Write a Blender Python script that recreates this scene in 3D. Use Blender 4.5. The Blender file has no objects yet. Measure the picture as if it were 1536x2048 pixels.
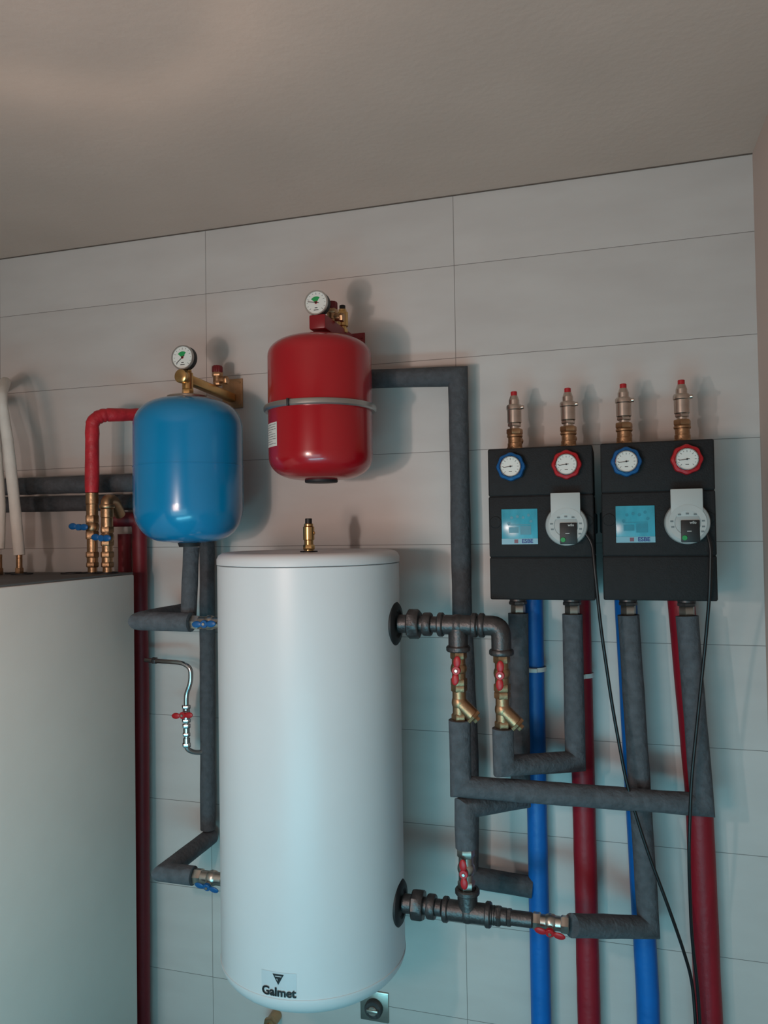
import bpy, bmesh, math, random
from mathutils import Vector, Matrix, Quaternion
random.seed(4)
SC=bpy.context.scene
COL=SC.collection
pi=math.pi

# ------------------------------------------------------------ camera
cam=bpy.data.cameras.new("camera"); co=bpy.data.objects.new("camera",cam)
COL.objects.link(co); SC.camera=co
cam.sensor_fit='VERTICAL'; cam.sensor_height=36; cam.lens=27.07; cam.clip_start=.02
co.matrix_world=(Matrix.Translation((0,-2.264,1.66))@Matrix.Rotation(math.radians(16.5),4,'Z')
   @Matrix.Rotation(math.radians(91.34),4,'X')@Matrix.Rotation(-0.0156,4,'Z'))
try:
    SC.view_settings.view_transform='Standard'
except Exception: pass

# ------------------------------------------------------------ materials
def lin(c): 
    return tuple(((v/255)/12.92 if v/255<=.04045 else ((v/255+.055)/1.055)**2.4) for v in c)+(1,)
def mat(name,rgb,rough=.5,metal=0,var=.06,scale=8,bump=0,bscale=200,coat=0,stretch=(1,1,1)):
    m=bpy.data.materials.new(name); m.use_nodes=True; nt=m.node_tree; b=nt.nodes["Principled BSDF"]
    tc=nt.nodes.new("ShaderNodeTexCoord"); mp=nt.nodes.new("ShaderNodeMapping"); mp.inputs['Scale'].default_value=stretch
    nt.links.new(tc.outputs['Object'],mp.inputs['Vector'])
    n=nt.nodes.new("ShaderNodeTexNoise"); n.inputs['Scale'].default_value=scale; n.inputs['Detail'].default_value=5
    nt.links.new(mp.outputs[0],n.inputs['Vector'])
    r=nt.nodes.new("ShaderNodeValToRGB"); c=lin(rgb)
    r.color_ramp.elements[0].position=.3; r.color_ramp.elements[1].position=.7
    r.color_ramp.elements[0].color=tuple(min(1,v*(1-var)) for v in c[:3])+(1,)
    r.color_ramp.elements[1].color=tuple(min(1,v*(1+var)) for v in c[:3])+(1,)
    nt.links.new(n.outputs['Fac'],r.inputs[0]); nt.links.new(r.outputs[0],b.inputs['Base Color'])
    b.inputs['Roughness'].default_value=rough; b.inputs['Metallic'].default_value=metal
    if coat: b.inputs['Coat Weight'].default_value=coat; b.inputs['Coat Roughness'].default_value=.1
    if bump:
        n2=nt.nodes.new("ShaderNodeTexNoise"); n2.inputs['Scale'].default_value=bscale; n2.inputs['Detail'].default_value=4
        nt.links.new(mp.outputs[0],n2.inputs['Vector'])
        bp=nt.nodes.new("ShaderNodeBump"); bp.inputs['Strength'].default_value=bump; bp.inputs['Distance'].default_value=.004
        nt.links.new(n2.outputs['Fac'],bp.inputs['Height']); nt.links.new(bp.outputs[0],b.inputs['Normal'])
    return m

def tile_mat():
    m=bpy.data.materials.new("wall_tiles"); m.use_nodes=True; nt=m.node_tree; b=nt.nodes["Principled BSDF"]
    N=nt.nodes.new; L=nt.links.new
    g=N("ShaderNodeNewGeometry"); s=N("ShaderNodeSeparateXYZ"); L(g.outputs['Position'],s.inputs[0])
    ax=N("ShaderNodeMath"); ax.operation='ADD'; ax.inputs[1].default_value=1.274+8.35; L(s.outputs['X'],ax.inputs[0])
    az=N("ShaderNodeMath"); az.operation='ADD'; az.inputs[1].default_value=2.79-.219; L(s.outputs['Z'],az.inputs[0])
    cb=N("ShaderNodeCombineXYZ"); L(ax.outputs[0],cb.inputs[0]); L(az.outputs[0],cb.inputs[1])
    br=N("ShaderNodeTexBrick"); br.offset=0; br.squash=1
    br.inputs['Scale'].default_value=1; br.inputs['Brick Width'].default_value=.835; br.inputs['Row Height'].default_value=.279
    br.inputs['Mortar Size'].default_value=.0010; br.inputs['Mortar Smooth'].default_value=.3
    br.inputs['Color1'].default_value=(1,1,1,1); br.inputs['Color2'].default_value=(.96,.96,.96,1); br.inputs['Mortar'].default_value=(.34,.32,.31,1)
    L(cb.outputs[0],br.inputs['Vector'])
    mp=N("ShaderNodeMapping"); mp.inputs['Scale'].default_value=(1.2,1,4); L(g.outputs['Position'],mp.inputs['Vector'])
    n=N("ShaderNodeTexNoise"); n.inputs['Scale'].default_value=3; n.inputs['Detail'].default_value=8; L(mp.outputs[0],n.inputs['Vector'])
    r=N("ShaderNodeValToRGB"); r.color_ramp.elements[0].color=lin((201,192,187)); r.color_ramp.elements[1].color=lin((209,201,196))
    r.color_ramp.elements[0].position=.3; r.color_ramp.elements[1].position=.7
    L(n.outputs['Fac'],r.inputs[0])
    mx=N("ShaderNodeMix"); mx.data_type='RGBA'; mx.blend_type='MULTIPLY'; mx.inputs[0].default_value=1
    L(r.outputs[0],mx.inputs[6]); L(br.outputs['Color'],mx.inputs[7]); L(mx.outputs[2],b.inputs['Base Color'])
    b.inputs['Roughness'].default_value=.45
    bp=N("ShaderNodeBump"); bp.inputs['Strength'].default_value=.3; bp.inputs['Distance'].default_value=.001; bp.invert=True
    L(br.outputs['Fac'],bp.inputs['Height']); L(bp.outputs[0],b.inputs['Normal'])
    return m

M_tile=tile_mat()
M_ceil=mat("ceiling_paint",(204,180,166),.9,var=.05,scale=2.5,bump=.3,bscale=45)
M_rwall=mat("side_wall_paint",(204,184,174),.8,var=.03,scale=3)
M_floor=mat("floor_tiles",(110,160,175),.5,var=.08,scale=4)  # teal chosen so the unseen floor bounces cyan light upward
M_white=mat("white_enamel",(216,216,217),.38,var=.01)
M_whitelid=mat("white_lid",(214,214,215),.45,var=.01)
M_beige=mat("beige_powder_coat",(226,217,208),.6,var=.02,bump=.05,bscale=400)
M_top=mat("grey_top_sheet",(92,88,85),.6,var=.1)
M_foam=mat("grey_foam",(84,87,92),.85,var=.22,scale=45,bump=1.0,bscale=80)
M_foamd=mat("dark_grey_foam",(76,78,82),.85,var=.18,scale=60,bump=1.0,bscale=80)
M_red=mat("red_enamel",(165,14,26),.25,var=.03,coat=.5)
M_redbr=mat("red_bracket",(135,18,30),.4,var=.05)
M_capred=mat("dull_red_cap",(112,18,26),.5,var=.05)
M_blue=mat("blue_enamel",(0,126,176),.22,var=.03,coat=.5)
M_redpipe=mat("red_sleeve",(146,16,34),.5,var=.12,scale=12,bump=.3,bscale=60)
M_redshade=mat("shaded_red_sleeve",(118,18,30),.55,var=.12,scale=12,bump=.3,bscale=60)  # red sleeve for the pipes by the cabinet, shade put into its colour
M_redfoil=mat("red_foil_sleeve",(186,36,46),.5,var=.22,scale=30,bump=1.0,bscale=40)
M_bluepipe=mat("blue_sleeve",(0,102,184),.45,var=.1,scale=12,bump=.3,bscale=60)
M_brass=mat("brass",(182,146,112),.42,metal=1,var=.15,scale=40,bump=.15,bscale=200)
M_gold=mat("polished_brass",(214,176,118),.3,metal=1,var=.06,scale=30)
M_nickel=mat("nickel",(190,182,172),.34,metal=1,var=.12,scale=40)
M_vent=mat("nickel_brass",(208,194,182),.33,metal=1,var=.12,scale=40)
M_iron=mat("malleable_iron",(88,84,84),.42,metal=.75,var=.2,scale=40,bump=.3,bscale=150)
M_chrome=mat("chrome",(215,215,215),.15,metal=1,var=.03)
M_black=mat("black_plastic",(22,22,23),.5,var=.15,scale=20)
M_epp=mat("black_foam_shell",(21,21,23),.75,var=.2,scale=60,bump=.3,bscale=250)
M_rub=mat("black_rubber",(30,30,32),.6,var=.1)
M_hred=mat("red_plastic",(180,28,36),.4,var=.05)
M_hblue=mat("blue_plastic",(8,84,140),.4,var=.05)
M_dial=mat("dial_face",(225,222,215),.4,var=.01)
M_ink=mat("black_ink",(22,22,25),.5,var=.02)
M_green=mat("green_ink",(30,150,80),.5,var=.02)
M_redink=mat("red_ink",(190,30,30),.5,var=.02)
M_pumpw=mat("light_grey_plastic",(166,170,168),.45,var=.02)
M_mark=mat("grey_print",(110,120,122),.5,var=.02)
M_tag=mat("white_tag",(184,186,183),.5,var=.02)
M_band=mat("silver_band",(185,182,178),.35,metal=.9,var=.06)
M_sleevew=mat("white_foam_sleeve",(215,210,202),.8,var=.06,scale=20,bump=.5,bscale=60)
M_stick=mat("clear_sticker",(198,206,210),.35,var=.02)
M_label=mat("paper_label",(220,216,208),.5,var=.02)
M_esbe=mat("pale_label_strip",(130,182,198),.4,var=.02)
M_cable=mat("black_cable",(20,20,22),.4,var=.02)
M_blueink=mat("blue_ink",(30,60,130),.5,var=.02)
M_orange=mat("orange_ink",(130,86,100),.5,var=.02)
M_screen=mat("glossy_cyan_film",(66,165,186),.2,var=.25,scale=26,stretch=(1,1,.35))
M_screend=mat("teal_print",(50,140,160),.3,var=.1,scale=40)

# ------------------------------------------------------------ geometry helpers
def rot_to(ax): return Vector((0,0,1)).rotation_difference(Vector(ax).normalized())
class G:
    def __init__(s): s.bm=bmesh.new()
    def lathe(s,prof,o=(0,0,0),ax=(0,0,1),seg=32,lobes=0,amp=0,phase=0):
        q=rot_to(ax); o=Vector(o); rings=[]
        for r,t in prof:
            if r<1e-6: rings.append([s.bm.verts.new(o+q@Vector((0,0,t)))])
            else:
                rg=[]
                for i in range(seg):
                    a=2*pi*i/seg+phase; rr=r*(1+amp*math.cos(lobes*a)) if lobes else r
                    rg.append(s.bm.verts.new(o+q@Vector((rr*math.cos(a),rr*math.sin(a),t))))
                rings.append(rg)
        for A,B in zip(rings,rings[1:]):
            if len(A)==1 and len(B)==1: continue
            for i in range(seg):
                j=(i+1)%seg
                if len(A)==1: f=[A[0],B[i],B[j]]
                elif len(B)==1: f=[A[i],A[j],B[0]]
                else: f=[A[i],A[j],B[j],B[i]]
                try: s.bm.faces.new(f)
                except ValueError: pass
        return s
    def cyl(s,r,t0,t1,o=(0,0,0),ax=(0,0,1),seg=32,b=None):
        b=min(r*.12,abs(t1-t0)*.2) if b is None else b
        return s.lathe([(0,t0),(r-b,t0),(r,t0+b),(r,t1-b),(r-b,t1),(0,t1)],o,ax,seg)
    def hexa(s,r,t0,t1,o=(0,0,0),ax=(0,0,1)):
        c=min(r*.12,(t1-t0)*.2)
        return s.lathe([(0,t0),(r*.9,t0),(r,t0+c),(r,t1-c),(r*.9,t1),(0,t1)],o,ax,6,phase=.3)
    def box(s,a,b,bev=0,seg=2,m=None):
        vs=[s.bm.verts.new((x,y,z)) for x in (a[0],b[0]) for y in (a[1],b[1]) for z in (a[2],b[2])]
        fs=[(0,1,3,2),(4,6,7,5),(0,4,5,1),(2,3,7,6),(0,2,6,4),(1,5,7,3)]
        F=[s.bm.faces.new([vs[i] for i in f]) for f in fs]
        if m is not None:
            for v in vs: v.co=m@v.co
        if bev:
            E=list({e for f in F for e in f.edges})
            bmesh.ops.bevel(s.bm,geom=E,offset=bev,segments=seg,affect='EDGES',profile=.5)
        return s
    def ball(s,c,sc,m=None,u=20,v=12):
        mm=Matrix.Translation(c)@(m or Matrix())@Matrix.Diagonal((sc[0],sc[1],sc[2],1))
        bmesh.ops.create_uvsphere(s.bm,u_segments=u,v_segments=v,radius=1,matrix=mm); return s
    def tube(s,pts,r,bend=0,seg=20,wob=0,cap=True,step=None):
        pts=[Vector(p) for p in pts]
        if bend:
            out=[pts[0]]
            for i in range(1,len(pts)-1):
                A,B,Cc=pts[i-1],pts[i],pts[i+1]; d1=(B-A); d2=(Cc-B)
                bb=min(bend,d1.length*.49,d2.length*.49); p0=B-d1.normalized()*bb; p2=B+d2.normalized()*bb
                for k in range(9):
                    t=k/8; out.append(p0*(1-t)**2+B*2*t*(1-t)+p2*t*t)
            out.append(pts[-1]); pts=out
        if step:
            out=[pts[0]]
            for A,B in zip(pts,pts[1:]):
                n=max(1,int((B-A).length/step))
                for k in range(1,n+1): out.append(A.lerp(B,k/n))
            pts=out
        d=(pts[1]-pts[0]).normalized(); q=rot_to(d); offs=[q@Vector((math.cos(2*pi*i/seg),math.sin(2*pi*i/seg),0))*r for i in range(seg)]
        rings=[]
        for i,P in enumerate(pts):
            if i==0: ps=[P+o for o in offs]
            elif i==len(pts)-1: ps=[P+o for o in offs]
            else:
                d1=(pts[i]-pts[i-1]).normalized(); d2=(pts[i+1]-pts[i]).normalized(); n=(d1+d2).normalized()
                ps=[P+o-d1*(o.dot(n)/d1.dot(n)) for o in offs]
                offs=[((p-P)-d2*((p-P).dot(d2))) for p in ps]
                offs=[o.normalized()*r for o in offs]
            w=1+random.uniform(-wob,wob)
            rings.append([s.bm.verts.new(P+(p-P)*w) for p in ps])
        for A,B in zip(rings,rings[1:]):
            for i in range(seg):
                j=(i+1)%seg; s.bm.faces.new([A[i],A[j],B[j],B[i]])
        if cap: s.bm.faces.new(rings[0][::-1]); s.bm.faces.new(rings[-1])
        return s
    def text(s,body,size,fn,th=0.0,bold=0):
        cu=bpy.data.curves.new("t",'FONT'); cu.body=body; cu.size=size; cu.align_x='CENTER'; cu.align_y='CENTER'; cu.extrude=th; cu.offset=bold; cu.resolution_u=3
        ob=bpy.data.objects.new("t",cu); COL.objects.link(ob)
        me=bpy.data.meshes.new_from_object(ob.evaluated_get(bpy.context.evaluated_depsgraph_get()))
        vs=[s.bm.verts.new(fn(v.co)) for v in me.vertices]
        for p in me.polygons:
            try: s.bm.faces.new([vs[i] for i in p.vertices])
            except ValueError: pass
        bpy.data.objects.remove(ob); bpy.data.curves.remove(cu); bpy.data.meshes.remove(me); return s
    def poly(s,pts):
        s.bm.faces.new([s.bm.verts.new(p) for p in pts]); return s
    def out(s,name,material,parent=None,label=None,angle=38,origin=None):
        bmesh.ops.recalc_face_normals(s.bm,faces=s.bm.faces)
        me=bpy.data.meshes.new(name)
        if origin is not None:
            for v in s.bm.verts: v.co-=Vector(origin)
        for f in s.bm.faces: f.smooth=True
        s.bm.to_mesh(me); s.bm.free(); me.materials.append(material)
        me.set_sharp_from_angle(angle=math.radians(angle))
        o=bpy.data.objects.new(name,me); COL.objects.link(o)
        if origin is not None: o.location=origin
        if parent: o.parent=parent
        if label: o["label"]=label
        return o

def thing(name,label,category,loc=(0,0,0),group=None):
    e=bpy.data.objects.new(name,None); e.empty_display_size=.03; COL.objects.link(e); e.location=loc
    e["label"]=label; e["category"]=category
    if group: e["group"]=group
    return e
def sub(name,parent,loc=(0,0,0)):
    e=bpy.data.objects.new(name,None); e.empty_display_size=.01; COL.objects.link(e); e.location=loc; e.parent=parent; return e
def W(x,d,z): return (x,-d,z)

# ------------------------------------------------------------ room
def struct(name,a,b,m):
    o=G().box(a,b).out(name,m); o["kind"]="structure"; return o
XL,XR,YB,ZC=-3.0,.385,-4.2,2.664
struct("wall_back",(XL-.1,0,-.1),(XR+.1,.1,ZC+.1),M_tile)
struct("wall_right",(XR,YB,-.1),(XR+.1,0,ZC+.1),M_rwall)
struct("wall_left",(XL-.1,YB,-.1),(XL,0,ZC+.1),M_rwall)
struct("wall_front",(XL-.1,YB-.1,-.1),(XR+.1,YB,ZC+.1),M_rwall)
struct("floor",(XL-.1,YB-.1,-.1),(XR+.1,0,0),M_floor)
struct("ceiling",(XL-.1,YB-.1,ZC),(XR+.1,0,ZC+.1),M_ceil)
struct("trim_1",(XL,-.003,ZC-.003),(XR,0,ZC),mat("grout_line",(100,88,80),.9))

# ------------------------------------------------------------ buffer tank
TX,TD,TR=-.799,.297,.2466
tank=thing("buffer_tank","tall white enamelled cylindrical hot water tank with domed bottom","water tank",W(TX,TD,.42))
def tz(z): return z-.42
prof=[]
zb=.536; dep=.090
for k in range(0,19):
    a=k/18*pi/2; 
    prof.append((max(0,TR*math.sin(a)**.9) if k else 0, tz(zb-dep*math.cos(a) if k<18 else zb)))
prof+= [(TR,tz(1.571)),(TR-.003,tz(1.5725))]
G().lathe(prof,seg=128).out("body",M_white,tank,angle=30)
G().lathe([(TR-.003,tz(1.5735)),(TR+.0015,tz(1.5745)),(TR+.0015,tz(1.588)),(TR-.003,tz(1.598)),(TR-.012,tz(1.604)),(TR-.022,tz(1.606)),(TR-.028,tz(1.603)),(0,tz(1.603))],seg=128).out("lid",M_whitelid,tank,angle=50)
G().lathe([(TR-.001,tz(zb+.004)),(TR+.0015,tz(zb+.003)),(TR+.0015,tz(zb-.002)),(TR-.002,tz(zb-.004))],seg=128).out("seam_ring",M_whitelid,tank)
for sx in (1,-1):
    for z in (1.412,.682):
        rr=.058 if sx>0 else .04
        G().lathe([(0,-.02),(rr,-.02),(rr,.003),(rr-.006,.008),(rr-.02,.009),(rr-.026,.004),(0,.004)],o=(sx*(TR-.004),0,tz(z if sx>0 else (1.404 if z>1 else .684))),ax=(sx,0,0),seg=48).out("port_collar",M_rub,tank,"black rubber pipe port collar")
v=sub("air_vent",tank,(0,0,tz(1.603)))
G().cyl(.013,0,.012).hexa(.016,.006,.02).cyl(.0125,.018,.034).cyl(.0155,.032,.07).cyl(.0125,.07,.078).cyl(.004,0,.006,o=(.012,0,.052),ax=(1,0,0),seg=12).out("vent_body",M_gold,v)
G().cyl(.0095,.076,.092,seg=20).out("vent_cap",M_black,v,"black vent cap")
G().lathe([(.016,0),(.024,.0),(.024,.003),(.016,.003)]).out("grommet",M_rub,v)
def onTank(phi0,z0,rad,off=0.0,sx=1):
    def f(c):
        a=phi0+c[0]*sx/rad
        return Vector(((rad+off)*math.sin(a),-(rad+off)*math.cos(a),tz(z0)+c[1]))
    return f
phi=math.radians(1.5)
lg=sub("logo_sticker",tank)
g=G(); fn=onTank(phi,.560,TR,.0006); n=12
for i in range(n):
    x0=-.045+.090*i/n; x1=-.045+.090*(i+1)/n
    g.poly([fn((x0,-.006)),fn((x1,-.006)),fn((x1,.042)),fn((x0,.042))])
g.out("sticker_film",M_stick,lg)
g=G()
for dx in (-.0004,.0004):
    g.text("Galmet",.0285,onTank(phi+dx/TR,.5550,TR,.0026+dx*.1,sx=1.03),bold=.0007)
g.out("lettering",M_ink,lg)
g=G(); fn=onTank(phi,.5865,TR,.0014)
def tri(sc): return [(-.0145*sc,.0115*sc),(.0145*sc,.0115*sc),(0,-.0140*sc)]
A,B=tri(1),tri(.62)
for i in range(3):
    j=(i+1)%3; g.poly([fn(A[i]),fn(A[j]),fn(B[j]),fn(B[i])])
g.poly([fn((-.008,.005)),fn((.008,.005)),fn((.006,.0005)),fn((-.006,.0005))]); g.poly([fn((-.002,.001)),fn((.006,.001)),fn((.001,-.009)),fn((-.001,-.009))])
g.out("emblem",M_ink,lg)

# ------------------------------------------------------------ gauges
def pressure_gauge(parent,loc,r,needle=-50):
    e=sub("pressure_gauge",parent,loc)
    f=(0,-1,0)
    G().lathe([(0,-.018),(r*.9,-.018),(r,-.012),(r,.008),(r*.97,.012),(r*.9,.012),(r*.88,.009),(0,.009)],ax=f,seg=48).out("gauge_case",M_rub,e)
    G().lathe([(r*1.0,.006),(r*1.02,.008),(r*.99,.0128),(r*.9,.0128),(r*.885,.010)],ax=f,seg=48).out("gauge_bezel",M_band,e,"silver gauge bezel")
    G().cyl(r*.89,.0088,.0102,ax=f,seg=48,b=0).out("dial",M_dial,e)
    g=G()
    for k in range(13):
        a=math.radians(-135+270*k/12); l=.16 if k%3==0 else .09
        m=Matrix.Translation((0,-.0104,0))@Matrix.Rotation(a,4,'Y')
        g.box((-.0005,-.0002,r*(.80-l)),(.0005,.0002,r*.80),m=m)
    g.box((-.004,-.0106,-r*.45),(.004,-.0102,-r*.38)); g.box((-.007,-.0106,-r*.62),(.007,-.0102,-r*.56))
    g.out("scale_marks",M_ink,e)
    g=G(); c=Vector((0,-.0106,-r*.05)); a0,a1=math.radians(-50),math.radians(35); n=8
    for i in range(n):
        p=a0+(a1-a0)*i/n; q=a0+(a1-a0)*(i+1)/n
        g.poly([c,c+Vector((math.sin(p),0,math.cos(p)))*r*.55,c+Vector((math.sin(q),0,math.cos(q)))*r*.55])
    g.out("green_sector",M_green,e)
    m=Matrix.Translation((0,-.0118,0))@Matrix.Rotation(math.radians(needle),4,'Y')
    G().box((-.0008,-.0003,-r*.25),(.0008,.0003,r*.72),m=m).cyl(.003,.011,.0135,ax=f,seg=16).out("needle",M_ink,e)
    G().cyl(.004,.0112,.0125,ax=f,seg=16).out("needle_hub",M_redink,e)
    G().hexa(.008,-r-.016,-r+.003).cyl(.006,-r-.022,-r-.012,seg=16).out("gauge_stem",M_gold,e)
    return e
def relief_valve(parent,loc):
    e=sub("relief_valve",parent,loc)
    G().hexa(.015,0,.012).cyl(.014,.01,.03).hexa(.0175,.028,.042).cyl(.011,0,.034,o=(0,0,.018),ax=(1,0,-.1),seg=20).hexa(.013,.024,.036,o=(0,0,.018),ax=(1,0,-.1)).out("valve_body",M_brass,e)
    G().lathe([(0,.04),(.015,.04),(.0165,.043),(.0165,.058),(.014,.062),(0,.062)],lobes=10,amp=.04,seg=60).out("turn_cap",M_capred,e,"dull red turn cap")
def small_vent(parent,loc):
    e=sub("air_vent",parent,loc)
    G().hexa(.015,0,.012).cyl(.0115,.008,.02).cyl(.0165,.018,.062).cyl(.012,.062,.070).out("vent_body",M_gold,e)
    G().cyl(.009,.068,.082,seg=16).out("vent_cap",M_black,e)

# ------------------------------------------------------------ expansion vessels
def vessel(name,label,X,D,z0,z1,r,m,sh0,sh1,seam):
    e=thing(name,label,"expansion tank",W(X,D,z0)); H=z1-z0
    prof=[(0,0),(r*.30,0)]
    n=12
    for k in range(n+1):
        a=k/n*pi/2; prof.append((r*.35+r*.65*math.sin(a)**.88,sh0*(1-math.cos(a)**.88)+.002))
    if seam:
        prof+=[(r,H*.52),(r+.0012,H*.521),(r+.0012,H*.526),(r,H*.527)]
    for k in range(n,-1,-1):
        a=k/n*pi/2; prof.append((r*.3+r*.7*math.sin(a)**.88,H-sh1*(1-math.cos(a)**.88)-.002))
    prof+=[(0,H)]
    G().lathe(prof,seg=96).out("shell",m,e,angle=25)
    return e,H
rv,H=vessel("expansion_vessel","glossy red expansion vessel hanging with silver clamp band",-.778,.25,1.802,2.203,.1455,M_red,.068,.055,False)
zbnd=2.0-1.802
G().lathe([(.146,zbnd-.008),(.1535,zbnd-.0085),(.1575,zbnd-.005),(.158,zbnd+.003),(.155,zbnd+.008),(.146,zbnd+.009)],seg=96).out("clamp_band",M_band,rv,"silver metal clamp band")
G().box((-.034,-.160,zbnd-.010),(-.028,-.150,zbnd+.010),.0015).out("clamp_screw",M_rub,rv)
G().cyl(.046,-.007,.003).out("bottom_plug",M_rub,rv,"black plastic bottom plug")
G().hexa(.016,H-.003,H+.014).out("connector",M_nickel,rv)
g=G()
for i in range(8):
    a0=math.radians(-58+26*i/8); a1=math.radians(-58+26*(i+1)/8); r=.1463
    g.poly([(r*math.sin(a0),-r*math.cos(a0),.088),(r*math.sin(a1),-r*math.cos(a1),.088),(r*math.sin(a1),-r*math.cos(a1),.153),(r*math.sin(a0),-r*math.cos(a0),.153)])
g.out("paper_label",M_label,rv,"white printed paper label")
g=G()
for k in range(9):
    z=.148-.0065*k
    for i in range(6):
        e0=-56+22*i/6; e1=-56+22*(i+1)/6-(1.2 if (i+k)%3==0 else 0)
        if k%4==3 and i>3: continue
        a0=math.radians(e0);a1=math.radians(e1); r=.1467
        g.poly([(r*math.sin(a0),-r*math.cos(a0),z-.0012),(r*math.sin(a1),-r*math.cos(a1),z-.0012),(r*math.sin(a1),-r*math.cos(a1),z),(r*math.sin(a0),-r*math.cos(a0),z)])
g.out("label_print",M_ink,rv)

bv,H2=vessel("expansion_vessel","glossy blue expansion vessel hanging below brass bracket",-1.196,.25,1.632,2.058,.1585,M_blue,.110,.092,True)
G().lathe([(0,H2-.01),(.062,H2-.01),(.062,H2+.004),(.056,H2+.007),(0,H2+.007)],seg=6*8,lobes=6,amp=.03).cyl(.02,H2,H2+.012).out("top_flange",M_nickel,bv,"galvanised steel top flange")
G().lathe([(.0,-.012),(.03,-.012),(.034,0),(.04,.006),(0,.01)]).out("bottom_plug",M_rub,bv,"black plastic bottom plug")

# ------------------------------------------------------------ safety groups
rg=thing("boiler_safety_group","red steel bracket arm carrying gauge, relief valve and vent","safety group",W(-.768,0,2.218))
G().box((-.025,-.29,0),(.023,-.003,.040),.004).out("bracket_arm",M_redbr,rg)
G().box((-.045,-.004,-.012),(.045,-.0005,.055),.0015).cyl(.004,.003,.006,o=(.035,0,.04),ax=(0,-1,0),seg=12).cyl(.004,.003,.006,o=(.035,0,.0),ax=(0,-1,0),seg=12).out("wall_plate",M_redbr,rg)
pressure_gauge(rg,(-.006,-.272,.075),.0345,-80)
relief_valve(rg,(.010,-.200,.036))
small_vent(rg,(.014,-.120,.028))
bg=thing("boiler_safety_group","polished brass bracket arm carrying gauge and relief valve","safety group",W(-1.18,0,2.09))
m=Matrix.Translation((-.009,-.15,.018))@Matrix.Rotation(math.radians(-4),4,'Z')@Matrix.Rotation(math.radians(-4),4,'X')
G().box((-.013,-.135,-.014),(.013,.147,.014),.006,3,m=m).lathe([(0,0),(.016,0),(.020,.003),(.020,.016),(.017,.020),(0,.020)],o=(-.018,-.292,.028),ax=(.07,1,0)).cyl(.016,-.006,.045,o=(-.017,-.25,.0)).hexa(.017,0,.018,o=(-.017,-.25,-.022)).hexa(.012,.0,.012,o=(-.017,-.25,.042)).out("bracket_arm",M_gold,bg)
G().box((-.035,-.005,-.026),(.038,-.0005,.070),.0015).cyl(.004,.003,.007,o=(.028,0,.058),ax=(0,-1,0),seg=12).cyl(.004,.003,.007,o=(.028,0,-.014),ax=(0,-1,0),seg=12).out("wall_plate",M_brass,bg)
pressure_gauge(bg,(-.02,-.262,.086),.036,-130)
relief_valve(bg,(0.0,-.10,.032))

# ------------------------------------------------------------ indoor unit
hp=thing("heat_pump_unit","tall beige sheet-metal heat pump cabinet with grey top","heat pump",W(-1.80,.6,0))
xs=-1.432+1.80
G().box((-.42,-.42,.02),(xs,.42,1.535),.006).out("body",M_beige,hp)
G().box((-.418,-.418,1.5355),(xs-.003,.418,1.5405),.001).out("top_cover",M_top,hp,"grey top cover plate")
G().box((-.40,-.39,0),(xs-.02,.40,.02)).out("plinth",M_black,hp)
for (x,y) in ((-1.60,.26),(-1.545,.24),(-1.487,.24),(-1.80,.27),(-1.75,.30)):
    G().lathe([(.02,1.5405),(.032,1.5405),(.032,1.5445),(.02,1.5445)],o=(x+1.8,.6-y,0)).out("cable_grommet",M_rub,hp)

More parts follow.
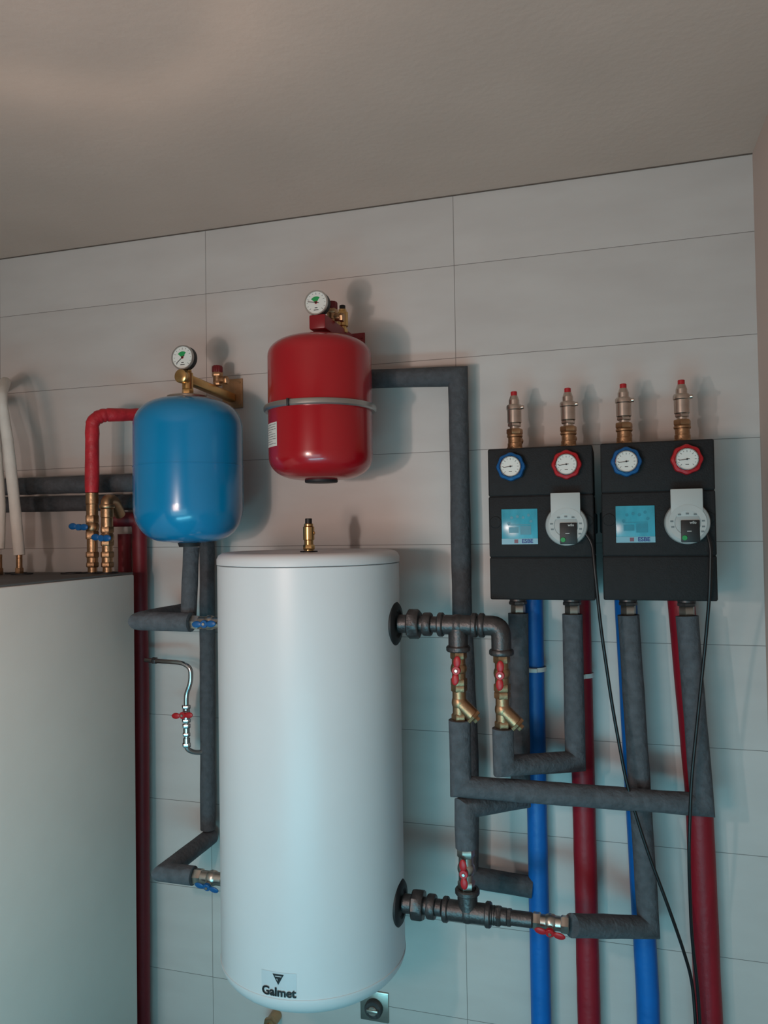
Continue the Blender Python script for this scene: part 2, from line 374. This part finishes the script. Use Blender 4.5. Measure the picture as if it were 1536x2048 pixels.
# ------------------------------------------------------------ pump groups
def pump_group(loc):
    e=thing("pump_group","black foam-insulated heating pump group with two thermometers","pump group",loc,"pump groups on the wall")
    hw=.135
    g=G(); g.box((-hw,-.189,.2735),(hw,0,.40),.0045,3); g.box((-hw+.002,-.186,.0),(hw-.002,0,.395),.004); g.box((-hw,-.189,0),(hw,0,.1115),.0045,3)
    g.out("insulation_shell",M_epp,e)
    g=G(); g.box((-hw,-.190,.112),(hw,-.004,.273),.0045,3); g.box((-hw-.006,-.12,.17),(hw+.006,-.04,.225),.004)
    for sx in (-1,1): g.cyl(.016,.184,.1915,o=(sx*(hw-.018),0,.205),ax=(0,-1,0),seg=24)
    g.out("front_cover",M_epp,e)
    for x,m in ((-.0725,M_hblue),(.070,M_hred)):
        t=sub("thermometer_knob",e,(x,-.188,.350))
        G().lathe([(0,0),(.034,0),(.0365,.004),(.037,.016),(.035,.022),(.029,.025),(.0275,.022),(0,.022)],ax=(0,-1,0),seg=96,lobes=8,amp=.035).out("knob_ring",m,t)
        G().lathe([(.0272,.02),(.0272,.0265),(.0255,.028),(.0245,.026)],ax=(0,-1,0),seg=48).out("bezel",M_chrome,t)
        G().cyl(.0255,.0225,.0245,ax=(0,-1,0),seg=48,b=0).out("dial",M_dial,t)
        g=G()
        for k in range(13):
            a=math.radians(-135+270*k/12); l=.17 if k%2==0 else .1
            g.box((-.00045,-.0002,.0255*(.86-l)),(.00045,.0002,.0255*.86),m=Matrix.Translation((0,-.0249,0))@Matrix.Rotation(a,4,'Y'))
        g.box((-.004,-.0002,-.014),(.004,.0002,-.0125),m=Matrix.Translation((0,-.0249,0)))
        g.out("scale_marks",M_ink,t)
        G().box((-.0007,-.0003,-.006),(.0007,.0003,.019),m=Matrix.Translation((0,-.0256,0))@Matrix.Rotation(math.radians(-97),4,'Y')).cyl(.0022,.0245,.027,ax=(0,-1,0),seg=16).out("needle",M_ink,t)
    s=sub("display_panel",e,(-.054,-.190,.146))
    G().box((-.047,-.0025,0),(.047,.001,.093),.0012).out("panel_film",M_screen,s,"glossy cyan printed film")
    g=G()
    for (x,z,r) in ((-.02,.07,.004),(-.005,.073,.004),(.01,.07,.004),(.024,.076,.004),(-.028,.055,.004),(.03,.06,.004)): g.cyl(r,.0024,.0032,o=(x,0,z),ax=(0,-1,0),seg=16,b=0)
    g.box((-.028,-.0031,.03),(-.003,-.0024,.045)); g.box((.002,-.0031,.025),(.03,-.0024,.048)); g.box((-.03,-.0031,.05),(.03,-.0024,.052))
    g.out("panel_print",M_screend,s)
    G().box((-.047,-.0034,0),(.047,-.001,.015)).out("label_strip",M_esbe,s,"pale blue label strip")
    G().text("ESBE",.0145,lambda c:Vector((c[0]+.020,-.0038,c[1]+.0078)),bold=.0005).out("lettering",M_blueink,s)
    G().box((-.014,-.0038,.003),(-.004,-.0034,.0125)).out("emblem",M_orange,s)
    p=sub("circulation_pump",e,(.067,-.190,.194))
    G().lathe([(0,0),(.050,0),(.053,.003),(.053,.020),(.051,.026),(.046,.029),(0,.030)],ax=(0,-1,0),seg=64).out("pump_head",M_pumpw,p)
    G().box((-.038,-.0305,.015),(.036,-.024,.083),.002).out("name_plate",M_tag,p,"plain white plate")
    G().lathe([(.030,.0305),(.044,.0305),(.044,.0312),(.030,.0312)],ax=(0,-1,0),seg=48).out("dial_ring",M_tag,p)
    G().box((-.016,-.034,-.048),(.027,-.028,.006),.002).out("display",M_black,p,"black pump display")
    G().cyl(.0062,.034,.037,o=(-.008,0,-.037),ax=(0,-1,0),seg=20).out("setting_button",M_green,p,"green button")
    G().text("wilo",.009,lambda c:Vector((c[0]+.012,-.0344,c[1]+.0)),bold=.0002).box((-.002,-.0344,-.022),(.008,-.034,-.020)).out("lettering",M_tag,p)
    g=G()
    for (x,z) in ((-.036,.004),(-.034,-.01),(.036,.004),(.036,-.01),(.034,-.022),(.0,.022),(-.018,.02),(.018,.02)):
        g.box((x-.004,-.0318,z-.002),(x+.003,-.0312,z+.002))
    g.out("printed_marks",M_mark,p)
    for x in (-.074,.071):
        v=sub("air_vent",e,(x,-.09,.395))
        G().cyl(.020,0,.03).hexa(.0225,.004,.018).cyl(.0185,.02,.052).cyl(.0215,.044,.052).hexa(.0225,.052,.068).cyl(.012,.0,.030,o=(0,0,.036),ax=(.35,.95,0),seg=20).out("vent_fitting",M_brass,v)
        G().cyl(.0135,.066,.076).hexa(.0185,.074,.084).cyl(.0195,.083,.122).lathe([(.0195,.120),(.0215,.122),(.0215,.131),(.019,.135),(0,.136)]).cyl(.0055,.0,.009,o=(.018,-.004,.127),ax=(1,-.2,0),seg=14).cyl(.0145,.132,.150).lathe([(.0145,.148),(.010,.160),(0,.161)]).out("vent_body",M_vent,v)
        G().cyl(.0088,.158,.172,seg=20).out("vent_cap",M_hred,v,"red vent cap")
        c=sub("pipe_connector",e,(x,-.09,0))
        G().cyl(.023,-.014,.005).hexa(.025,-.022,-.012).out("connector_flange",M_iron,c)
        G().hexa(.020,-.048,-.021).out("union_nut",M_nickel,c)
    return e
pg1=pump_group(W(-.180,.03,1.471))
def copy_tree(o,parent=None):
    n=o.copy(); COL.objects.link(n)
    if parent: n.parent=parent; n.matrix_parent_inverse=o.matrix_parent_inverse.copy()
    for c in list(o.children): copy_tree(c,n)
    return n
pg2=copy_tree(pg1); pg2.location=W(.1095,.03,1.4725)

# ------------------------------------------------------------ pipes
def pipe(name,label,pts,r,m,bend=0,wob=.03,step=.05,cat="pipe",group=None,seg=24):
    pts=[W(*p) for p in pts]; o=min(pts,key=lambda p:p[2])
    ob=G().tube(pts,r,bend=bend,wob=wob,step=step,seg=seg).out(name,m,origin=o,angle=50)
    ob["label"]=label; ob["category"]=cat
    if group: ob["group"]=group
    return ob
IP="insulated_pipe"
gf="grey foam insulated pipes"
pipe(IP,"grey foam-insulated pipe from behind red vessel running down wall",[(-.80,.07,2.118),(-.42,.07,2.102),(-.42,.07,1.40),(-.408,.07,1.0),(-.415,.07,.668),(-.238,.052,.650)],.0285,M_foamd,group=gf)
x1L,x1R,x2L,x2R=-.254,-.109,.0355,.1805
pipe(IP,"grey foam-insulated return pipe bending to a red-handled valve",[(x1L,.12,1.425),(-.256,.13,.922),(-.378,.297,.944),(-.378,.297,.843)],.027,M_foam,group=gf)
pipe(IP,"grey foam-insulated pipe hooking up to strainer",[(x1R,.12,1.425),(-.109,.12,1.030),(-.277,.297,1.058),(-.277,.297,1.153)],.027,M_foam,group=gf)
pipe(IP,"grey foam-insulated pipe crossing in front of sleeves",[(x2R,.12,1.425),(.204,.14,.948),(-.388,.297,.998),(-.388,.297,1.168)],.028,M_foam,group=gf)
pipe(IP,"long grey foam-insulated pipe turning to lower valve",[(x2L,.12,1.425),(.068,.12,.612),(-.118,.29,.676)],.028,M_foam,group=gf)
pipe(IP,"short grey foam-insulated pipe below blue vessel",[(-1.19,.25,1.618),(-1.19,.27,1.410)],.023,M_foamd,group=gf)
pipe(IP,"grey foam-insulated pipe joining upper blue-handled valve",[(-1.165,.297,1.404),(-1.335,.29,1.404),(-1.345,.03,1.404)],.028,M_foam,group=gf)
pipe(IP,"tall grey foam-insulated pipe beside white tank",[(-1.25,.05,1.75),(-1.258,.05,.715)],.024,M_foamd,group=gf)
pipe(IP,"grey foam-insulated stub turning to lower blue-handled valve",[(-1.26,.03,.684),(-1.26,.297,.684),(-1.165,.297,.684)],.026,M_foam,group=gf)
pipe(IP,"horizontal grey foam-insulated pipe along wall",[(-2.9,.11,1.83),(-1.38,.11,1.825)],.029,M_foamd,group=gf)
pipe(IP,"lower horizontal grey foam-insulated pipe along wall",[(-2.9,.04,1.775),(-1.38,.04,1.765)],.027,M_foamd,group=gf)
SP="sleeved_pipe"; cg="coloured sleeved pipes"
pipe(SP,"blue sleeved pipe running down the tiled wall",[(-.221,.045,1.469),(-.221,.045,0)],.028,M_bluepipe,wob=.015,group=cg)
pipe(SP,"red sleeved pipe running down the tiled wall",[(-.094,.045,1.469),(-.090,.045,0)],.031,M_redpipe,wob=.015,group=cg)
pipe(SP,"blue sleeved pipe behind grey insulated pipe",[(.030,.045,1.469),(.064,.045,.40),(.066,.045,0)],.030,M_bluepipe,wob=.015,group=cg)
pipe(SP,"thick red sleeved pipe beside black cable",[(.172,.045,1.469),(.205,.045,.95),(.222,.045,0)],.035,M_redpipe,wob=.015,group=cg)
pipe(SP,"red sleeved pipe behind beige cabinet, coloured darker for shade",[(-1.575,.10,1.708),(-1.495,.06,1.708),(-1.497,.05,1.2),(-1.503,.05,0)],.0235,M_redshade,bend=.03,group=cg)
pipe(SP,"short red sleeved pipe behind beige cabinet, coloured darker for shade",[(-1.565,.04,1.66),(-1.565,.04,0)],.022,M_redshade,group=cg)
pipe(SP,"bright red foil sleeved pipe with bend above cabinet",[(-1.54,.24,1.79),(-1.537,.24,2.012),(-1.515,.22,2.032),(-1.40,.07,2.047),(-1.37,.06,2.047)],.0205,M_redfoil,bend=.025,step=.02,wob=.06,group=cg)
pipe("white_insulated_tube","slim white foam-covered tube above beige cabinet",[(-1.760,.30,1.60),(-1.772,.30,1.72),(-1.80,.30,1.95),(-1.828,.30,2.10),(-1.90,.20,2.17),(-2.08,.03,2.18)],.0165,M_sleevew,bend=.05,step=.05)
pipe("white_insulated_tube","slim white foam-covered tube beside another",[(-1.818,.32,1.62),(-1.822,.31,1.75),(-1.845,.30,1.93),(-1.95,.20,2.10),(-2.12,.03,2.13)],.0165,M_sleevew,bend=.03,step=.05)
for x,d in ((-1.760,.30),(-1.818,.32)):
    o=G().hexa(.013,.0,.02).cyl(.009,.018,.05).cyl(.009,.05,.062).out("flare_nut",M_brass,origin=(0,0,0)); o.location=W(x,d,1.541); o["label"]="brass flare nut under white tube"; o["category"]="pipe fitting"

pipe("chrome_pipe","thin bent chrome pipe leading to small valve",[(-1.46,.083,1.251),(-1.315,.10,1.250),(-1.285,.10,1.235),(-1.285,.10,1.19),(-1.302,.10,1.15),(-1.302,.10,1.118)],.0075,M_chrome,bend=.02,wob=0,step=None)
pipe("chrome_pipe","thin chrome elbow pipe below small red valve",[(-1.302,.10,1.06),(-1.302,.10,.978),(-1.282,.08,.963),(-1.262,.06,.963)],.008,M_chrome,bend=.015,wob=0,step=None)
o=G().hexa(.013,0,.014).cyl(.011,.013,.03).hexa(.012,.034,.046).cyl(.010,.046,.062).hexa(.0125,.06,.074).out("pipe_coupling",M_chrome,origin=(0,0,0)); o.location=W(-1.302,.10,.985); o["label"]="chromed threaded coupling on thin pipe"; o["category"]="pipe fitting"
o=G().hexa(.012,0,.012,ax=(1,0,0)).out("pipe_nut",M_iron,origin=(0,0,0)); o.location=W(-1.43,.086,1.251); o["label"]="dark hex nut on thin chrome pipe"; o["category"]="pipe fitting"

# ------------------------------------------------------------ fittings
def ball_valve(loc,ax,L,r,body,hm,label,wing=(0,0,1),grp="ball valves",front=(0,-1,0)):
    e=thing("ball_valve",label,"valve",loc,grp)
    G().hexa(r,-L/2,-L/2+L*.22,ax=ax).hexa(r,L/2-L*.22,L/2,ax=ax).cyl(r*.82,-L/2+L*.15,L/2-L*.15,ax=ax).ball((0,0,0),(r*1.0,r*1.0,r*1.0)).cyl(r*.42,0,r*1.35,ax=front,seg=20).out("valve_body",body,e)
    f=Vector(front).normalized(); w=Vector(wing).normalized(); s_=f.cross(w)
    m=Matrix((s_,f,w)).transposed().to_4x4()
    h=sub("handle",e,tuple(f*(r*1.35)))
    g=G(); g.cyl(.011,-.002,.008,ax=f,seg=20)
    for sg in (1,-1):
        g.ball(tuple(w*sg*.0225+f*.006),(.0095,.0040,.0150),m=m)
        g.box((-.0055,.001,.004*1),(.0055,.006,.016),.0015,m=m@Matrix.Rotation(0 if sg>0 else pi,4,'Y'))
    g.out("handle_wings",hm,h)
    G().hexa(.0045,.007,.011,ax=f).out("handle_nut",M_nickel,h)
    return e
def union(loc,ax,ln,label):
    e=thing("pipe_union",label,"pipe fitting",loc,"pipe unions")
    G().cyl(.024,0,ln*.25,ax=ax).cyl(.021,.2*ln,ln,ax=ax).lathe([(.021,ln*.62),(.029,ln*.63),(.031,ln*.67),(.031,ln*.80),(.029,ln*.83),(.021,ln*.84)],ax=ax).out("union_body",M_iron,e)
    G().lathe([(.021,ln*.25),(.036,ln*.25),(.039,ln*.28),(.039,ln*.50),(.036,ln*.54),(.021,ln*.54)],ax=ax,seg=8).out("union_nut",M_iron,e)
    return e
PX=(1,0,0)
union(W(-.548,.297,1.412),PX,.108,"dark iron pipe union at upper tank port")
union(W(-.548,.297,.682),PX,.106,"dark iron pipe union at lower tank port")
def collar(g,o,ax,r=.0315,w=.014,inner=.02):
    g.lathe([(inner,0),(r*.93,0),(r,w*.2),(r,w*.8),(r*.93,w),(inner,w)],o=o,ax=ax)
def tee(loc,hl,hr,br,label,bd):
    g=G(); g.cyl(.0255,-hl,hr,ax=PX); g.cyl(.0255,0,br,ax=(0,0,bd)); g.ball((0,0,0),(.028,.0275,.028))
    collar(g,(-hl,0,0),PX); collar(g,(hr-.014,0,0),PX); collar(g,(0,0,br-.014 if bd>0 else -br),(0,0,1))
    for k in range(3):
        g.lathe([(.0,0),(.0235,0),(.0235,.004),(0,.004)],o=(hr-.001+k*.006,0,0),ax=PX)
    o=g.out("pipe_tee",M_iron,origin=(0,0,0)); o.location=loc; o["label"]=label; o["category"]="pipe fitting"; return o
tee(W(-.388,.297,1.412),.052,.050,.068,"dark iron tee fitting with branch pointing down",-1)
tee(W(-.376,.297,.680),.064,.060,.060,"dark iron tee fitting with branch pointing up",1)
g=G(); g.tube([(-.056,0,0),(0,0,0),(0,0,-.072)],.0255,bend=.045,seg=28); collar(g,(-.056,0,0),PX); collar(g,(0,0,-.074),(0,0,1))
o=g.out("pipe_elbow",M_iron,origin=(0,0,0),angle=50); o.location=W(-.277,.297,1.412); o["label"]="dark iron elbow fitting turning downward"; o["category"]="pipe fitting"
g=G(); g.hexa(.025,0,.014,ax=PX).cyl(.021,.012,.03,ax=PX).hexa(.022,.028,.04,ax=PX).cyl(.0185,.035,.092,ax=PX)
o=g.out("pipe_nipple",M_iron,origin=(0,0,0)); o.location=W(-.304,.297,.680); o["label"]="dark threaded iron nipple after lower tee"; o["category"]="pipe fitting"

ball_valve(W(-.388,.297,1.300),(0,0,1),.088,.0215,M_brass,M_hred,"brass ball valve with red butterfly handle below tee",wing=(.12,0,1))
ball_valve(W(-.277,.297,1.292),(0,0,1),.092,.0215,M_brass,M_hred,"brass ball valve with red butterfly handle below elbow",wing=(.05,0,1))
ball_valve(W(-.378,.297,.790),(0,0,1),.105,.0225,M_nickel,M_hred,"nickel ball valve with red butterfly handle above tee",wing=(-.05,0,1))
ball_valve(W(-.168,.293,.678),PX,.088,.0215,M_nickel,M_hred,"nickel ball valve with red butterfly handle on horizontal pipe",wing=(1,0,-.15),front=(0,-1,-.3))
ball_valve(W(-1.105,.297,1.404),PX,.115,.021,M_nickel,M_hblue,"nickel ball valve with blue butterfly handle at upper port",wing=(1,0,.05))
ball_valve(W(-1.105,.297,.684),PX,.115,.022,M_nickel,M_hblue,"nickel ball valve with blue butterfly handle at lower port",wing=(1,0,-.15),front=(0,-1,-.35))
ball_valve(W(-1.302,.10,1.09),(0,0,1),.055,.0135,M_chrome,M_hred,"small chrome ball valve with red handle",wing=(1,0,.1))
def strainer(loc,label):
    e=thing("y_strainer",label,"strainer",loc,"brass strainers")
    G().hexa(.021,.028,.046).hexa(.021,-.046,-.028).cyl(.0175,-.035,.035).ball((0,0,0),(.02,.02,.024)).cyl(.019,0,.048,ax=(.72,0,-.69)).out("strainer_body",M_brass,e)
    G().hexa(.0215,.045,.056,ax=(.72,0,-.69)).hexa(.010,.055,.066,ax=(.72,0,-.69)).out("strainer_cap",M_brass,e)
strainer(W(-.388,.297,1.213),"brass Y strainer below red-handled valve")
strainer(W(-.277,.297,1.200),"brass Y strainer above hooked grey pipe")

def column(x,zt,label,hz,hx):
    e=thing("shutoff_valve",label,"valve",W(x,.24,1.541),"brass shut-off valves")
    h=zt-1.541
    g=G(); g.cyl(.014,0,.02).hexa(.0195,.018,.034).cyl(.0165,.032,.05).hexa(.0205,.048,.066).cyl(.016,.06,h*.75).hexa(.0205,h*.42,h*.52).ball((0,0,hz),(.021,.021,.023)).cyl(.0175,h*.7,h*.86).hexa(.0205,h*.62,h*.72).cyl(.019,h*.85,h)
    g.cyl(.009,0,.038,o=(0,0,hz),ax=(hx,-1,0),seg=16)
    g.out("valve_body",M_brass,e)
    hd=sub("handle",e,(hx*.036,-.036,hz))
    g=G(); g.cyl(.010,-.002,.009,ax=(0,-1,0),seg=16)
    g.ball((.020,-.006,0),(.015,.0045,.010)).ball((-.020,-.006,.003),(.015,.0045,.010)); g.out("handle_wings",M_hblue,hd)
column(-1.540,1.79,"brass shut-off valve with blue handle under red pipe",.142,-.5)
column(-1.486,1.740,"brass shut-off valve with blue handle and elbow",.108,.25)
g=G(); g.tube([(0,0,-.004),(0,0,.022),(-.012,.05,.022),(-.030,.105,-.020)],.018,bend=.02,seg=20); collar(g,(0,0,-.004),(0,0,1),r=.023,w=.012,inner=.01)
o=g.out("pipe_elbow",M_brass,origin=(0,0,0)); o.location=W(-1.486,.24,1.744); o["label"]="brass elbow fitting above blue-handled valve"; o["category"]="pipe fitting"

# ------------------------------------------------------------ cables
pipe("power_cable","thin black cable hanging diagonally from pump",[(-.075,.235,1.655),(-.050,.235,1.62),(-.045,.245,1.55),(-.034,.235,1.406),(-.010,.21,1.2),(.021,.20,1.0),(.066,.19,.84),(.116,.18,.695),(.150,.15,.58),(.172,.12,.49),(.178,.125,.36),(.182,.125,.005)],.0042,M_cable,bend=.06,wob=0,step=None,cat="cable",seg=10)
pipe("power_cable","thin black cable hanging nearly straight from pump",[(.218,.235,1.65),(.228,.245,1.61),(.224,.24,1.50),(.2147,.21,1.374),(.195,.20,1.2),(.174,.20,1.022),(.164,.20,.84),(.170,.15,.62),(.184,.13,.47),(.190,.12,.3),(.195,.12,.005)],.0042,M_cable,bend=.06,wob=0,step=None,cat="cable",seg=10)
for x,z in ((-.216,1.262),(-.087,1.25)):
    o=G().lathe([(.031,-.006),(.034,-.006),(.034,.006),(.031,.006)]).box((-.012,-.040,-.006),(.012,-.031,.006),.002).out("pipe_clip",M_dial,origin=(0,0,0)); o.location=W(x-.005,.045,z); o["label"]="white plastic clip around sleeved pipe"; o["category"]="pipe clip"
e=thing("wall_outlet","square metal wall plate with round metal valve below tank","wall plate",W(-.724,0,.170))
G().box((-.045,-.006,0),(.045,-.0005,.09),.003).out("cover_plate",M_nickel,e)
G().cyl(.028,.004,.022,o=(0,0,.042),ax=(0,-1,0)).out("round_socket",M_iron,e)
G().cyl(.014,.02,.028,o=(0,0,.042),ax=(0,-1,0)).box((-.018,-.032,.038),(.018,-.02,.048),.003).out("knob",M_nickel,e)
o=G().cyl(.018,0,.05,ax=(0,-1,0)).hexa(.022,.04,.056,ax=(0,-1,0)).hexa(.009,.055,.064,ax=(0,-1,0)).out("pipe_plug",M_brass,origin=(0,0,0)); o.location=(-1.05,-.0005,.135); o["label"]="brass plug capping a pipe stub on wall"; o["category"]="pipe fitting"

# ------------------------------------------------------------ lights
def area(name,loc,target,size,power,color,sy=None):
    l=bpy.data.lights.new(name,'AREA'); l.energy=power; l.color=color; l.size=size
    if sy: l.shape='RECTANGLE'; l.size_y=sy
    o=bpy.data.objects.new(name,l); COL.objects.link(o); o.location=loc
    o.rotation_euler=(Vector(target)-Vector(loc)).to_track_quat('-Z','Y').to_euler(); return o
area("key_lamp",(-.98,-1.95,1.64),(-.65,0,1.2),.05,5.0,(1,.86,.80),.08)
area("soft_fill_light",(-.5,-3.6,.7),(-.6,0,.3),2.2,17,(.40,.86,1.0),1.0)  # soft fill added behind the camera to lift the cabinet and shadows
area("cool_fill_light",(-.2,-2.6,.22),(-.25,0,.05),1.8,20,(.24,.82,1.0),.35)  # unseen teal fill added low down to tint the lower wall
area("warm_ceiling_fill",(-1.0,-2.9,1.4),(-.6,-1.2,2.664),.5,15,(1,.68,.56))  # extra warm fill, aimed up so the ceiling bounces it onto the wall
# unseen spot added to throw the bright ring onto the ceiling
sl=bpy.data.lights.new("ceiling_ring_spot",'SPOT'); sl.energy=34; sl.color=(1,.84,.70); sl.spot_size=math.radians(50); sl.spot_blend=1; sl.shadow_soft_size=.06
so=bpy.data.objects.new("ceiling_ring_spot",sl); COL.objects.link(so); so.location=(-1.0,-1.20,.5); so.rotation_euler=(pi,0,0)
sl.use_nodes=True; nt=sl.node_tree; em=nt.nodes["Emission"]
tc=nt.nodes.new("ShaderNodeTexCoord"); sp=nt.nodes.new("ShaderNodeSeparateXYZ"); nt.links.new(tc.outputs['Normal'],sp.inputs[0])
def mth(op,a,b=None):
    n=nt.nodes.new("ShaderNodeMath"); n.operation=op
    for i,v in enumerate((a,b)):
        if v is None: continue
        if isinstance(v,(int,float)): n.inputs[i].default_value=v
        else: nt.links.new(v,n.inputs[i])
    return n.outputs[0]
z2=mth('MULTIPLY',sp.outputs['Z'],sp.outputs['Z']); sn=mth('SQRT',mth('SUBTRACT',1.0,z2))
nz=nt.nodes.new("ShaderNodeTexNoise"); nz.inputs['Scale'].default_value=7; nt.links.new(tc.outputs['Normal'],nz.inputs['Vector'])
rr=mth('ADD',mth('MULTIPLY',sn,2.5),mth('MULTIPLY',mth('SUBTRACT',nz.outputs['Fac'],.5),.20))
cr=nt.nodes.new("ShaderNodeValToRGB"); nt.links.new(rr,cr.inputs[0]); el=cr.color_ramp.elements
el[0].position=0; el[0].color=(.12,.12,.14,1); el[1].position=1; el[1].color=(0,0,0,1)
for p,c in ((.36,.15),(.48,.9),(.56,.55),(.80,.2)):
    k=el.new(p); k.color=(c,c,c,1)
nt.links.new(cr.outputs[0],em.inputs['Color'])
w=bpy.data.worlds.new("world"); SC.world=w; w.use_nodes=True
w.node_tree.nodes["Background"].inputs[0].default_value=(.3,.35,.4,1); w.node_tree.nodes["Background"].inputs[1].default_value=.2
